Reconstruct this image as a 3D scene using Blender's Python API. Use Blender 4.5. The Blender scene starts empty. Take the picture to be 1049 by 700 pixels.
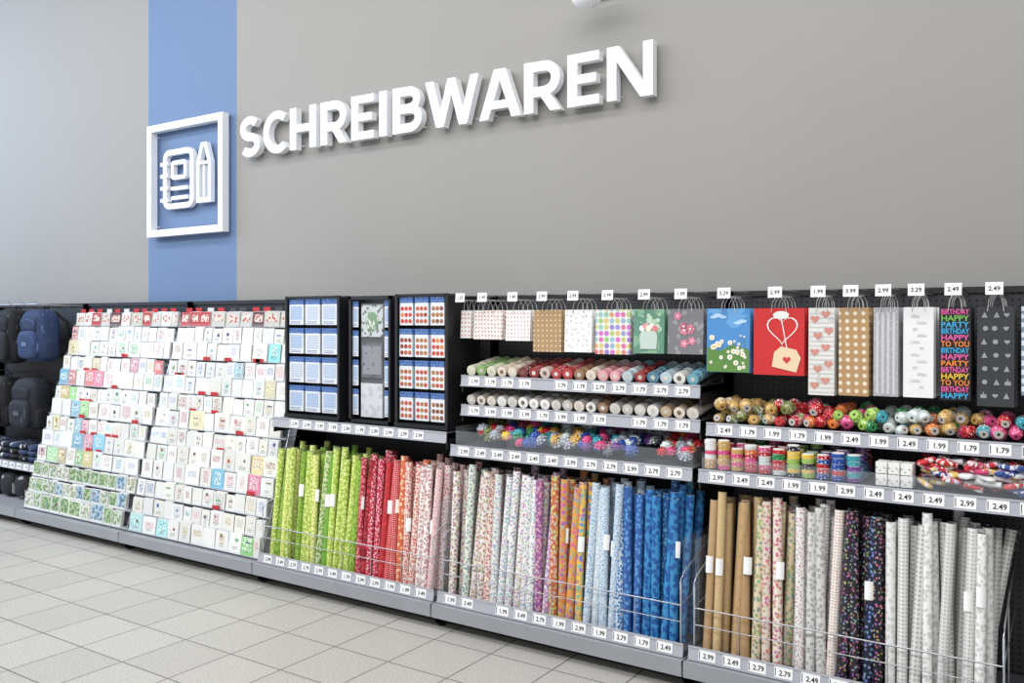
import bpy, math, random, colorsys
from mathutils import Matrix, Vector
random.seed(7)
R = random.random
U = random.uniform
sc = bpy.context.scene
sc.view_settings.view_transform = 'Standard'

def lin(c):
    o = []
    for x in c[:3]:
        x /= 255.0
        o.append(x/12.92 if x <= 0.04045 else ((x+0.055)/1.055)**2.4)
    return (o[0], o[1], o[2], 1.0)

# ------------------------------------------------------------ materials
def newmat(name):
    m = bpy.data.materials.new(name); m.use_nodes = True
    nt = m.node_tree
    return m, nt, nt.nodes['Principled BSDF']

def solid(name, c, rough=0.5, metal=0.0, alpha=1.0, spec=0.5, noise=0.0, nscale=8):
    m, nt, b = newmat(name)
    b.inputs['Base Color'].default_value = lin(c)
    b.inputs['Roughness'].default_value = rough
    b.inputs['Metallic'].default_value = metal
    b.inputs['Alpha'].default_value = alpha
    b.inputs['Specular IOR Level'].default_value = spec
    if noise:
        tc = nt.nodes.new('ShaderNodeTexCoord'); n = nt.nodes.new('ShaderNodeTexNoise')
        n.inputs['Scale'].default_value = nscale
        n.inputs['Detail'].default_value = 5
        cr = nt.nodes.new('ShaderNodeValToRGB')
        l = lin(c)
        cr.color_ramp.elements[0].color = (l[0]*(1-noise), l[1]*(1-noise), l[2]*(1-noise), 1)
        cr.color_ramp.elements[1].color = (l[0]*(1+noise), l[1]*(1+noise), l[2]*(1+noise), 1)
        cr.color_ramp.elements[0].position = .3; cr.color_ramp.elements[1].position = .7
        nt.links.new(tc.outputs['Object'], n.inputs['Vector'])
        nt.links.new(n.outputs['Fac'], cr.inputs['Fac'])
        nt.links.new(cr.outputs['Color'], b.inputs['Base Color'])
    return m

def printed(name, rough, metal=0.0):
    m, nt, b = newmat(name)
    N = nt.nodes.new; L = nt.links.new
    ca = N('ShaderNodeAttribute'); ca.attribute_name = 'ca'
    cb = N('ShaderNodeAttribute'); cb.attribute_name = 'cb'
    pt = N('ShaderNodeAttribute'); pt.attribute_name = 'pat'
    uv = N('ShaderNodeUVMap'); uv.uv_map = 'UVMap'
    sp = N('ShaderNodeSeparateColor'); L(pt.outputs['Color'], sp.inputs['Color'])
    ms = N('ShaderNodeMath'); ms.operation = 'MULTIPLY'; ms.inputs[1].default_value = 100
    L(sp.outputs['Red'], ms.inputs[0])
    vo = N('ShaderNodeTexVoronoi'); vo.voronoi_dimensions = '2D'
    L(uv.outputs['UV'], vo.inputs['Vector']); L(ms.outputs[0], vo.inputs['Scale'])
    L(pt.outputs['Alpha'], vo.inputs['Randomness'])
    no = N('ShaderNodeTexNoise'); no.noise_dimensions = '2D'
    L(uv.outputs['UV'], no.inputs['Vector'])
    m2 = N('ShaderNodeMath'); m2.operation = 'MULTIPLY'; m2.inputs[1].default_value = 2.0
    L(ms.outputs[0], m2.inputs[0]); L(m2.outputs[0], no.inputs['Scale'])
    nz = N('ShaderNodeMath'); nz.operation = 'MULTIPLY_ADD'; nz.inputs[1].default_value = 0.5; nz.inputs[2].default_value = -0.25
    L(no.outputs['Fac'], nz.inputs[0])
    nr = N('ShaderNodeMath'); nr.operation = 'MULTIPLY'; L(nz.outputs[0], nr.inputs[0]); L(pt.outputs['Alpha'], nr.inputs[1])
    ad = N('ShaderNodeMath'); ad.operation = 'ADD'; L(vo.outputs['Distance'], ad.inputs[0]); L(nr.outputs[0], ad.inputs[1])
    lt = N('ShaderNodeMath'); lt.operation = 'LESS_THAN'; L(ad.outputs[0], lt.inputs[0]); L(sp.outputs['Green'], lt.inputs[1])
    sv = N('ShaderNodeSeparateColor'); L(vo.outputs['Color'], sv.inputs['Color'])
    hs = N('ShaderNodeCombineColor'); hs.mode = 'HSV'
    L(sv.outputs['Red'], hs.inputs[0]); hs.inputs[1].default_value = .72; hs.inputs[2].default_value = .7
    mx = N('ShaderNodeMix'); mx.data_type = 'RGBA'
    L(sp.outputs['Blue'], mx.inputs['Factor']); L(cb.outputs['Color'], mx.inputs['A']); L(hs.outputs['Color'], mx.inputs['B'])
    mm = N('ShaderNodeMix'); mm.data_type = 'RGBA'
    L(lt.outputs[0], mm.inputs['Factor']); L(ca.outputs['Color'], mm.inputs['A']); L(mx.outputs['Result'], mm.inputs['B'])
    L(mm.outputs['Result'], b.inputs['Base Color'])
    b.inputs['Roughness'].default_value = rough; b.inputs['Metallic'].default_value = metal
    return m

M_PRINT = printed('printed_paper', .45)
M_FOIL = printed('satin_ribbon', .28, .1)
M_CLOTH = printed('bag_fabric', .8)
M_DARK = solid('black_powder_coated_steel', (27, 28, 31), .5)
M_GREY = solid('grey_powder_coated_steel', (148, 150, 155), .45, noise=.04)
M_GREYD = solid('dark_grey_steel', (88, 89, 93), .45)
M_RAIL = solid('price_rail_plastic', (172, 174, 182), .35)
M_LABEL = solid('price_label_paper', (244, 244, 244), .5)
M_INK = solid('black_ink', (15, 15, 17), .6)
M_CHROME = solid('chrome_wire', (190, 191, 196), .28, .8)
M_ACR = solid('clear_acrylic', (225, 232, 238), .15, 0, .07, .25)
M_WHITE = solid('white_sign_acrylic', (238, 240, 243), .4)
MATS = [M_PRINT, M_FOIL, M_CLOTH, M_DARK, M_GREY, M_GREYD, M_RAIL, M_LABEL, M_INK, M_CHROME, M_ACR, M_WHITE]
PRINT, FOIL, CLOTH, DARK, GREY, GREYD, RAIL, LABEL, INK, CHROME, ACR, WHITE = range(12)

m, nt, b = newmat('perforated_steel_panel')
tc = nt.nodes.new('ShaderNodeTexCoord'); vo = nt.nodes.new('ShaderNodeTexVoronoi')
vo.inputs['Scale'].default_value = 40; vo.inputs['Randomness'].default_value = 0
mp = nt.nodes.new('ShaderNodeMapping'); mp.inputs['Scale'].default_value = (1, 0, 1)
nt.links.new(tc.outputs['Object'], mp.inputs['Vector']); nt.links.new(mp.outputs[0], vo.inputs['Vector'])
cr = nt.nodes.new('ShaderNodeValToRGB'); cr.color_ramp.interpolation = 'CONSTANT'
cr.color_ramp.elements[0].color = (.002, .002, .002, 1); cr.color_ramp.elements[1].color = lin((48, 50, 54)); cr.color_ramp.elements[1].position = .22
nt.links.new(vo.outputs['Distance'], cr.inputs['Fac']); nt.links.new(cr.outputs['Color'], b.inputs['Base Color'])
b.inputs['Roughness'].default_value = .5
MATS.append(m); PERF = 12

# ------------------------------------------------------------ mesh builder
I4 = Matrix.Identity(4)
def T(x, y, z): return Matrix.Translation((x, y, z))
def RX(a): return Matrix.Rotation(math.radians(a), 4, 'X')
def RY(a): return Matrix.Rotation(math.radians(a), 4, 'Y')
def RZ(a): return Matrix.Rotation(math.radians(a), 4, 'Z')
WH = lin((240, 240, 240)); NOP = (0.1, 0, 0, 0)

class MB:
    def __init__(s):
        s.v = []; s.f = []; s.mi = []; s.uv = []; s.ca = []; s.cb = []; s.pt = []; s.sm = []
    def add(s, vs, fs, mat, uvs=None, ca=WH, cb=WH, pat=NOP, M=I4, smooth=False, cas=None):
        o = len(s.v)
        s.v += [tuple(M @ Vector(p)) for p in vs]
        for i, f in enumerate(fs):
            s.f.append([o+k for k in f]); s.mi.append(mat); s.sm.append(smooth)
            u = uvs[i] if uvs else [(0, 0)]*len(f)
            c = cas[i] if cas else ca
            for q in u:
                s.uv += [q[0], q[1]]; s.ca += c; s.cb += cb; s.pt += pat
    def box(s, x0, x1, y0, y1, z0, z1, mat, ca=WH, cb=WH, pat=NOP, M=I4, uo=(0, 0), side=None):
        vs = [(x0,y0,z0),(x1,y0,z0),(x1,y1,z0),(x0,y1,z0),(x0,y0,z1),(x1,y0,z1),(x1,y1,z1),(x0,y1,z1)]
        fs = [(0,1,5,4),(1,2,6,5),(2,3,7,6),(3,0,4,7),(4,5,6,7),(3,2,1,0)]
        w, d, h = x1-x0, y1-y0, z1-z0
        def q(a, b): return [(uo[0], uo[1]), (uo[0]+a, uo[1]), (uo[0]+a, uo[1]+b), (uo[0], uo[1]+b)]
        uvs = [q(w, h), q(d, h), q(w, h), q(d, h), q(w, d), q(w, d)]
        cas = None
        if side: cas = [ca, side, ca, side, side, side]
        s.add(vs, fs, mat, uvs, ca, cb, pat, M, cas=cas)
    def cyl(s, M, r, L, mat, n=12, ca=WH, cb=WH, pat=NOP, cap=None, r2=None, uo=(0, 0), capmat=None, hole=0, holec=None):
        r2 = r if r2 is None else r2
        vs = []; fs = []; uvs = []
        for i in range(n):
            a = 2*math.pi*i/n
            vs.append((r*math.cos(a), r*math.sin(a), 0)); vs.append((r2*math.cos(a), r2*math.sin(a), L))
        for i in range(n):
            j = (i+1) % n
            fs.append((2*i, 2*j, 2*j+1, 2*i+1))
            u0 = uo[0]+2*math.pi*r*i/n; u1 = uo[0]+2*math.pi*r*(i+1)/n
            uvs.append([(u0, uo[1]), (u1, uo[1]), (u1, uo[1]+L), (u0, uo[1]+L)])
        s.add(vs, fs, mat, uvs, ca, cb, pat, M, True)
        cc = cap or ca; cm = mat if capmat is None else capmat
        s.add([vs[2*i] for i in range(n)][::-1], [tuple(range(n))], cm, None, cc, cc, NOP, M)
        s.add([vs[2*i+1] for i in range(n)], [tuple(range(n))], cm, None, cc, cc, NOP, M)
        if hole:
            for zz, fl in ((-.0006, 1), (L+.0006, 0)):
                p = [(hole*math.cos(2*math.pi*i/8), hole*math.sin(2*math.pi*i/8), zz) for i in range(8)]
                if fl: p = p[::-1]
                s.add(p, [tuple(range(8))], PRINT if holec else INK, None, ca=holec or WH, M=M)
    def tube(s, pts, r, mat, n=5, ca=WH, M=I4, closed=False):
        pts = [Vector(p) for p in pts]; vs = []; fs = []; K = len(pts)
        for i, p in enumerate(pts):
            a = pts[i-1] if (i > 0 or closed) else p
            c = pts[(i+1) % K] if (i < K-1 or closed) else p
            d = (c-a).normalized()
            up = Vector((0, 0, 1)) if abs(d.z) < .9 else Vector((0, 1, 0))
            e1 = d.cross(up).normalized(); e2 = d.cross(e1)
            for k in range(n):
                t = 2*math.pi*k/n
                vs.append(p+e1*r*math.cos(t)+e2*r*math.sin(t))
        for i in range(K if closed else K-1):
            j = (i+1) % K
            for k in range(n):
                l = (k+1) % n
                fs.append((i*n+k, j*n+k, j*n+l, i*n+l))
        s.add(vs, fs, mat, None, ca, ca, NOP, M, True)
    def sell(s, M, sx, sy, sz, mat, e=.5, nu=20, nv=12, ca=WH, cb=WH, pat=NOP):
        def f(x, p): return math.copysign(abs(x)**p, x)
        vs = []; fs = []; uvs = []; o = (R()*9, R()*9)
        for j in range(nv+1):
            ph = -math.pi/2+math.pi*j/nv
            for i in range(nu):
                th = 2*math.pi*i/nu
                vs.append((sx*f(math.cos(ph), e)*f(math.cos(th), e), sy*f(math.cos(ph), e)*f(math.sin(th), e), sz*f(math.sin(ph), e)))
        for j in range(nv):
            for i in range(nu):
                k = (i+1) % nu
                fs.append((j*nu+i, j*nu+k, (j+1)*nu+k, (j+1)*nu+i))
                q = []
                for (a, bb) in ((i, j), (i+1, j), (i+1, j+1), (i, j+1)):
                    q.append((o[0]+a/nu*2*math.pi*sx, o[1]+bb/nu*math.pi*sz))
                uvs.append(q)
        s.add(vs, fs, mat, uvs, ca, cb, pat, M, True)
    def poly(s, pts, y0, y1, mat, ca=WH, M=I4):
        n = len(pts)
        ar = sum(pts[i][0]*pts[(i+1) % n][1]-pts[(i+1) % n][0]*pts[i][1] for i in range(n))
        if ar < 0: pts = pts[::-1]
        vs = [(p[0], y0, p[1]) for p in pts]+[(p[0], y1, p[1]) for p in pts]
        fs = [tuple(range(n)), tuple(range(2*n-1, n-1, -1))]
        for i in range(n):
            j = (i+1) % n
            fs.append((j, i, n+i, n+j))
        s.add(vs, fs, mat, None, ca, ca, NOP, M)
    def ribbon(s, pts, w, y0, y1, mat, closed=False, M=I4, ca=WH):
        K = len(pts); P = [Vector(p) for p in pts]; A = []; Bq = []
        for i in range(K):
            a = P[i-1] if (i > 0 or closed) else P[i]
            c = P[(i+1) % K] if (i < K-1 or closed) else P[i]
            d1 = (P[i]-a); d2 = (c-P[i])
            d1 = d1.normalized() if d1.length > 1e-9 else d2.normalized()
            d2 = d2.normalized() if d2.length > 1e-9 else d1
            d = (d1+d2).normalized(); n = Vector((-d.y, d.x))
            k = max(.5, d.dot(d1))
            A.append(P[i]+n*w/2/k); Bq.append(P[i]-n*w/2/k)
        vs = [];fs = []
        for a, bq in zip(A, Bq):
            vs += [(a.x, y0, a.y), (bq.x, y0, bq.y), (a.x, y1, a.y), (bq.x, y1, bq.y)]
        for i in range(K if closed else K-1):
            j = (i+1) % K; a = 4*i; c = 4*j
            fs += [(a, a+1, c+1, c), (a+2, c+2, c+3, a+3), (a, c, c+2, a+2), (a+1, a+3, c+3, c+1)]
        if not closed:
            e = 4*(K-1)
            fs += [(0, 2, 3, 1), (e, e+1, e+3, e+2)]
        s.add(vs, fs, mat, None, ca, ca, NOP, M)
    def text(s, st, size, M, mat=INK, ca=WH, sx=1.0):
        vs, fs, w = textmesh(st)
        vs = [((x-w/2)*size*sx, 0, z*size) for x, z in vs]
        s.add(vs, fs, mat, None, ca, ca, NOP, M)
    def build(s, name, bevel=0, parent=None):
        me = bpy.data.meshes.new(name)
        used = sorted(set(s.mi)); mp = {k: i for i, k in enumerate(used)}
        me.from_pydata(s.v, [], s.f)
        for k in used: me.materials.append(MATS[k])
        me.polygons.foreach_set('material_index', [mp[k] for k in s.mi])
        me.polygons.foreach_set('use_smooth', s.sm)
        u = me.uv_layers.new(name='UVMap'); u.data.foreach_set('uv', s.uv)
        for nm, d in (('ca', s.ca), ('cb', s.cb), ('pat', s.pt)):
            a = me.attributes.new(nm, 'FLOAT_COLOR', 'CORNER'); a.data.foreach_set('color', d)
        me.update()
        ob = bpy.data.objects.new(name, me); sc.collection.objects.link(ob)
        if bevel:
            md = ob.modifiers.new('bevel', 'BEVEL'); md.width = bevel; md.segments = 2; md.limit_method = 'ANGLE'
        if parent: ob.parent = parent
        return ob

_tc = {}
def textmesh(st):
    if st in _tc: return _tc[st]
    cu = bpy.data.curves.new('t', 'FONT'); cu.body = st; cu.size = 1; cu.offset = .022; cu.resolution_u = 2
    ob = bpy.data.objects.new('t', cu); sc.collection.objects.link(ob)
    dg = bpy.context.evaluated_depsgraph_get(); dg.update()
    me = ob.evaluated_get(dg).to_mesh()
    vs = [(v.co.x, v.co.y) for v in me.vertices]; fs = [tuple(p.vertices) for p in me.polygons]
    w = max([v[0] for v in vs]+[0])
    ob.evaluated_get(dg).to_mesh_clear()
    bpy.data.objects.remove(ob)
    _tc[st] = (vs, fs, w)
    return _tc[st]

# ------------------------------------------------------------ dimensions
HC = 1.545
YB = 4.0      # shelving back panel
YF = 3.43     # base front
YW = 4.09     # shop wall
EDG = [-9.42, -8.09, -6.76, -5.43, -4.10, -2.765, -1.43, -0.09, 1.24]

# ------------------------------------------------------------ room
def surf(name, vs, mat):
    me = bpy.data.meshes.new(name); me.from_pydata(vs, [], [tuple(range(len(vs)))]); me.materials.append(mat)
    ob = bpy.data.objects.new(name, me); sc.collection.objects.link(ob); return ob

m, nt, b = newmat('floor_tiles')
tc = nt.nodes.new('ShaderNodeTexCoord'); br = nt.nodes.new('ShaderNodeTexBrick')
br.offset = 0; br.squash = 1
br.inputs['Scale'].default_value = 1; br.inputs['Brick Width'].default_value = .333; br.inputs['Row Height'].default_value = .333
br.inputs['Mortar Size'].default_value = .0038; br.inputs['Mortar Smooth'].default_value = .2
br.inputs['Color1'].default_value = lin((193, 190, 184)); br.inputs['Color2'].default_value = lin((184, 181, 175)); br.inputs['Mortar'].default_value = lin((108, 105, 99))
nt.links.new(tc.outputs['Object'], br.inputs['Vector'])
n1 = nt.nodes.new('ShaderNodeTexNoise'); n1.inputs['Scale'].default_value = 130; n1.inputs['Detail'].default_value = 3
nt.links.new(tc.outputs['Object'], n1.inputs['Vector'])
c1 = nt.nodes.new('ShaderNodeValToRGB'); c1.color_ramp.elements[0].position = .35; c1.color_ramp.elements[1].position = .6
c1.color_ramp.elements[0].color = (.72, .71, .69, 1); c1.color_ramp.elements[1].color = (1.05, 1.05, 1.05, 1)
nt.links.new(n1.outputs['Fac'], c1.inputs['Fac'])
mu = nt.nodes.new('ShaderNodeMix'); mu.data_type = 'RGBA'; mu.blend_type = 'MULTIPLY'; mu.inputs['Factor'].default_value = 1
nt.links.new(br.outputs['Color'], mu.inputs['A']); nt.links.new(c1.outputs['Color'], mu.inputs['B'])
nt.links.new(mu.outputs['Result'], b.inputs['Base Color']); b.inputs['Roughness'].default_value = .5
bp = nt.nodes.new('ShaderNodeBump'); bp.inputs['Strength'].default_value = .2; bp.inputs['Distance'].default_value = .003; bp.invert = True
nt.links.new(br.outputs['Fac'], bp.inputs['Height']); nt.links.new(bp.outputs[0], b.inputs['Normal'])
surf('floor', [(-16, -8, 0), (8, -8, 0), (8, YW, 0), (-16, YW, 0)], m)

m, nt, b = newmat('painted_wall')
tc = nt.nodes.new('ShaderNodeTexCoord'); sx = nt.nodes.new('ShaderNodeSeparateXYZ'); nt.links.new(tc.outputs['Object'], sx.inputs[0])
g1 = nt.nodes.new('ShaderNodeMath'); g1.operation = 'GREATER_THAN'; g1.inputs[1].default_value = -6.08
g2 = nt.nodes.new('ShaderNodeMath'); g2.operation = 'LESS_THAN'; g2.inputs[1].default_value = -5.05
nt.links.new(sx.outputs['X'], g1.inputs[0]); nt.links.new(sx.outputs['X'], g2.inputs[0])
gm = nt.nodes.new('ShaderNodeMath'); gm.operation = 'MULTIPLY'; nt.links.new(g1.outputs[0], gm.inputs[0]); nt.links.new(g2.outputs[0], gm.inputs[1])
mx = nt.nodes.new('ShaderNodeMix'); mx.data_type = 'RGBA'; nt.links.new(gm.outputs[0], mx.inputs['Factor'])
mx.inputs['A'].default_value = lin((150, 148, 145)); mx.inputs['B'].default_value = lin((102, 126, 163))
no = nt.nodes.new('ShaderNodeTexNoise'); no.inputs['Scale'].default_value = 1.2; no.inputs['Detail'].default_value = 6
nt.links.new(tc.outputs['Object'], no.inputs['Vector'])
c1 = nt.nodes.new('ShaderNodeValToRGB'); c1.color_ramp.elements[0].color = (.95, .95, .95, 1); c1.color_ramp.elements[1].color = (1.03, 1.03, 1.03, 1)
nt.links.new(no.outputs['Fac'], c1.inputs['Fac'])
mu = nt.nodes.new('ShaderNodeMix'); mu.data_type = 'RGBA'; mu.blend_type = 'MULTIPLY'; mu.inputs['Factor'].default_value = 1
nt.links.new(mx.outputs['Result'], mu.inputs['A']); nt.links.new(c1.outputs['Color'], mu.inputs['B'])
nt.links.new(mu.outputs['Result'], b.inputs['Base Color']); b.inputs['Roughness'].default_value = .7
wall = surf('wall_back', [(-16, YW, 0), (8, YW, 0), (8, YW, 5.6), (-16, YW, 5.6)], m)

# ------------------------------------------------------------ sign lettering
def arc(cx, cy, rx, ry, a0, a1, n=14):
    return [(cx+rx*math.cos(math.radians(a0+(a1-a0)*i/n)), cy+ry*math.sin(math.radians(a0+(a1-a0)*i/n))) for i in range(n+1)]
def rrect(x0, x1, z0, z1, r, n=5):
    p = []
    for cx, cz, a in ((x1-r, z0+r, -90), (x1-r, z1-r, 0), (x0+r, z1-r, 90), (x0+r, z0+r, 180)):
        p += arc(cx, cz, r, r, a, a+90, n)
    return p
CAP = .275; ZL = 2.664; S = .195
_k = [0]
def letter(mb, ch, x):
    M = Matrix.Translation((x, 0, ZL)) @ Matrix.Diagonal((CAP, 1, CAP, 1))
    def yy():
        _k[0] = (_k[0]+1) % 5
        return YW-.072-.0004*_k[0], YW-.026+.0004*_k[0]
    def bar(a, b_, c, d): mb.poly([(a, c), (b_, c), (b_, d), (a, d)], *yy(), WHITE, M=M)
    def par(xa, za, xb, zb, w=.21):
        if za > zb: xa, za, xb, zb = xb, zb, xa, za
        mb.poly([(xa-w/2, za), (xa+w/2, za), (xb+w/2, zb), (xb-w/2, zb)], *yy(), WHITE, M=M)
    def rib(p): mb.ribbon(p, S, *yy(), WHITE, M=M)
    e = .003
    if ch == 'H': w = .88; bar(0, S+.02, 0, 1); bar(w-S-.02, w, 0, 1); bar(.1, w-.1, .41, .59)
    elif ch == 'E': w = .68; bar(0, S+.02, 0, 1); bar(.1, w, .82, 1-e); bar(.1, w-.06, .42, .59); bar(.1, w, e, .18)
    elif ch == 'I': w = .22; bar(0, w, 0, 1)
    elif ch == 'N': w = .93; bar(0, S, 0, 1); bar(w-S, w, 0, 1); par(.13, 1-e, w-.13, e, .24)
    elif ch == 'W': w = 1.40; par(.105, 1, .4, 0); par(.4, e, .70, 1-e, .20); par(.70, 1, 1.0, 0, .20); par(1.0, e, 1.295, 1-e)
    elif ch == 'A': w = 1.0; par(.105, 0, .47, 1, .22); par(w-.105, e, w-.47, 1-e, .22); bar(.22, w-.22, .2, .36)
    elif ch in 'RB':
        w = .84 if ch == 'R' else .82
        bar(0, S+.02, 0, 1)
        if ch == 'R':
            rib([(.1, .9-e)]+arc(.46, .65, .26, .247, 90, -90)+[(.1, .4)]); par(.43, .4, w-.12, e, .24)
        else:
            rib([(.1, .9-e)]+arc(.46, .71, .22, .187, 90, -90)+[(.1, .52)]); rib([(.1, .52)]+arc(.48, .31, .25, .207, 90, -90)+[(.1, .103)])
    elif ch == 'C': w = .78; rib(arc(.49, .5, .395, .42, 50, 310, 24))
    elif ch == 'S':
        w = .74; rib(arc(.375, .70, .26, .21, 35, 262, 18)+arc(.375, .295, .275, .2, 82, -145, 18))
    return w*CAP
mb = MB(); x = -4.93; word = 'SCHREIBWAREN'
tot = {'S': .74, 'C': .78, 'H': .88, 'R': .84, 'E': .68, 'I': .22, 'B': .82, 'W': 1.40, 'A': 1.0, 'N': .93}
kern = [0, .006, .004, 0, .008, .008, -.010, -.032, -.014, .002, .008]
gap = (3.10-sum(tot[c] for c in word)*CAP-sum(kern))/11
for i, ch in enumerate(word):
    x += letter(mb, ch, x)+gap+(kern[i] if i < 11 else 0)
for px_ in [(-4.93+3.10*(i+.4)/24) for i in range(24)]:
    mb.tube([(px_, YW-.03, ZL+.03), (px_, YW, ZL+.03)], .004, WHITE)
mb.build('shop_sign_lettering')

mb = MB(); y0, y1 = YW-.075, YW-.02
mb.ribbon([(-5.965, 2.195), (-5.135, 2.195), (-5.135, 2.985), (-5.965, 2.985)], .05, y0, y1, WHITE, closed=True)
mb.ribbon(rrect(-5.80, -5.48, 2.39, 2.79, .05), .04, y0+.02, y1, WHITE, closed=True)
mb.ribbon(rrect(-5.71, -5.56, 2.60, 2.71, .015), .03, y0+.02, y1, WHITE, closed=True)
for z in (2.45, 2.52): mb.ribbon([(-5.72, z), (-5.53, z)], .025, y0+.02, y1, WHITE)
for z in (2.44, 2.53, 2.62, 2.71): mb.ribbon([(-5.85, z), (-5.76, z)], .026, y0+.017, y1, WHITE)
mb.ribbon([(-5.41, 2.41), (-5.28, 2.41), (-5.28, 2.68), (-5.325, 2.81), (-5.365, 2.81), (-5.41, 2.68)], .033, y0+.02, y1, WHITE, closed=True)
mb.ribbon([(-5.41, 2.68), (-5.28, 2.68)], .022, y0+.0205, y1, WHITE)
mb.ribbon([(-5.345, 2.43), (-5.345, 2.66)], .018, y0+.021, y1, WHITE)
for a in (-5.94, -5.16):
    for c in (2.25, 2.93): mb.tube([(a, y1, c), (a, YW, c)], .006, WHITE)
mb.build('stationery_icon_sign', bevel=.002)

# dome security camera on a wall arm
mb = MB()
mb.box(-2.20, -2.06, YW-.02, YW, 3.22, 3.36, WHITE)
mb.tube([(-2.13, YW, 3.29), (-2.13, 3.93, 3.29), (-2.13, 3.88, 3.27), (-2.13, 3.88, 3.20)], .022, WHITE, n=12)
mb.cyl(T(-2.13, 3.88, 3.17), .088, .05, WHITE, 28)
mb.sell(T(-2.13, 3.88, 3.172), .078, .078, .062, WHITE, 1, 28, 14, )
mb.cyl(T(-2.13, 3.88, 3.168), .083, .003, GREYD, 28)
mb.build('security_camera')

# ------------------------------------------------------------ price rail
PR = ['2.99', '1.99', '2.49', '3.49', '2.99', '1.79', '2.79']
def rail(mb, x0, x1, y, z, h=.048, opts=None, step=.098, tilt=8, text=True):
    M = T(0, y, z-h) @ RX(-tilt)
    mb.box(x0, x1, -.004, .003, 0, h, RAIL, M=M)
    mb.box(x0, x1, -.008, .0, -.004, .003, RAIL, M=M)
    mb.box(x0, x1, -.008, .0, h-.003, h+.004, RAIL, M=M)
    n = int((x1-x0-.04)/step)
    for i in range(n):
        if R() < .06: continue
        cx = x0+.05+(i+.5)*(x1-x0-.06)/n-.02
        mb.box(cx-.036, cx+.036, -.006, -.004, .004, h-.004, LABEL, M=M)
        if text:
            mb.text(random.choice(opts or PR), .028, M @ T(cx+.006, -.0066, .014), INK, sx=.95)
            mb.box(cx-.033, cx-.03, -.0066, -.006, .008, h-.010, INK, M=M)

def fence(mb, x0, x1):
    y = 3.485; r = .003
    a, c = x0+.03, x1-.03
    for z in (.27, .34): mb.tube([(a, y, z), (c, y, z)], r*.8 if z < .33 else r*1.2, CHROME)
    n = 6
    for i in range(n+1):
        xx = a+(c-a)*i/n
        mb.tube([(xx, y, .15), (xx, y, .34)], r*.8, CHROME)
    for xx in (a, c):
        mb.tube([(xx, y, .15), (xx, y, .44), (xx, y+.03, .47), (xx, YB-.02, .60)], r*1.2, CHROME)
        mb.tube([(xx, y, .34), (xx, YB-.02, .40)], r, CHROME)
        mb.tube([(xx, y+.2, .15), (xx, y+.2, .52)], r, CHROME)

# ------------------------------------------------------------ shelving bays
def bay(x0, x1, shelves, base_rail=True, perf=True, extra=None):
    mb = MB()
    mb.box(x0+.01, x1-.01, YB, YB+.03, .05, 1.665, PERF if perf else DARK)
    mb.box(x0, x1, YB-.01, YB+.05, 1.655, 1.68, DARK)
    for x in (x0, x1):
        mb.box(x-.018, x+.018, YB-.025, YB+.055, 0, 1.675, DARK)
        mb.box(x-.02, x+.02, YF+.06, YB, .015, .075, DARK)
        mb.cyl(T(x-.0, YF+.09, 0), .022, .03, DARK, 12)
    mb.box(x0+.004, x1-.004, YF, YB-.02, .105, .125, GREY)
    mb.box(x0+.004, x1-.004, YF-.002, YF+.018, .062, .127, GREY)
    mb.box(x0+.004, x1-.004, YF+.12, YF+.14, .0, .105, DARK)
    if base_rail:
        mb.box(x0+.01, x1-.01, YF+.045, YB-.02, .125, .15, GREYD)
        rail(mb, x0+.012, x1-.012, YF+.035, .182, .05, step=.105)
    for (yf, z, rl, op) in shelves:
        mb.box(x0+.012, x1-.012, yf, YB-.02, z-.032, z-.004, GREYD)
        mb.box(x0+.012, x0+.02, yf+.0, YB-.02, z-.085, z-.004, DARK)
        mb.box(x1-.02, x1-.012, yf+.0, YB-.02, z-.085, z-.004, DARK)
        mb.box(x0+.012, x1-.012, yf-.003, yf+.01, z-.05, z-.004, DARK)
        if rl: rail(mb, x0+.014, x1-.014, yf-.008, z+.0, .05, op)
    if extra:
        fence(mb, x0, extra.get('fx', x1))
        for x in extra.get('div', ()): mb.box(x-.0015, x+.0015, 3.50, 3.95, .152, .62, ACR)
        for (a, b_, z, h, k_) in extra.get('tray', ()):
            mb.box(a, b_, 3.595, 3.597, z, z+h, ACR)
            for k in range(k_+1):
                xx = a+(b_-a)*k/k_
                mb.box(xx-.001, xx+.001, 3.60, 3.93, z, z+h+.02, ACR)
    return mb.build('shop_shelving_bay')
bay(EDG[0], EDG[1], [(3.62, .42, True, None)], False)
bay(EDG[1], EDG[2], [(3.62, .42, True, None)], False)
bay(EDG[2], EDG[3], [], False, False)
bay(EDG[3], EDG[4], [], False, False)
bay(EDG[4], EDG[5], [(3.58, .965, True, ['1.99', '2.99'])], extra={'div': (-4.068, -2.79)})
bay(EDG[5], EDG[6], [(3.67, 1.255, True, ['1.79', '1.99', '2.79']), (3.67, 1.103, True, ['1.79', '1.99']), (3.58, .905, True, ['2.99', '2.49', '2.79'])], extra={'div': (-2.74, -1.455), 'tray': ((-2.735, -1.45, .907, .07, 4),)})
bay(EDG[6], EDG[7], [(3.67, 1.095, True, ['1.79', '1.99', '2.49']), (3.58, .905, True, ['1.99', '2.49', '2.99'])], extra={'div': (-1.40, -.83), 'tray': ((-1.41, -.11, .907, .05, 4),), 'fx': -.235})
bay(EDG[7], EDG[8], [(3.67, 1.095, True, None), (3.58, .905, True, None)])

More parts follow.
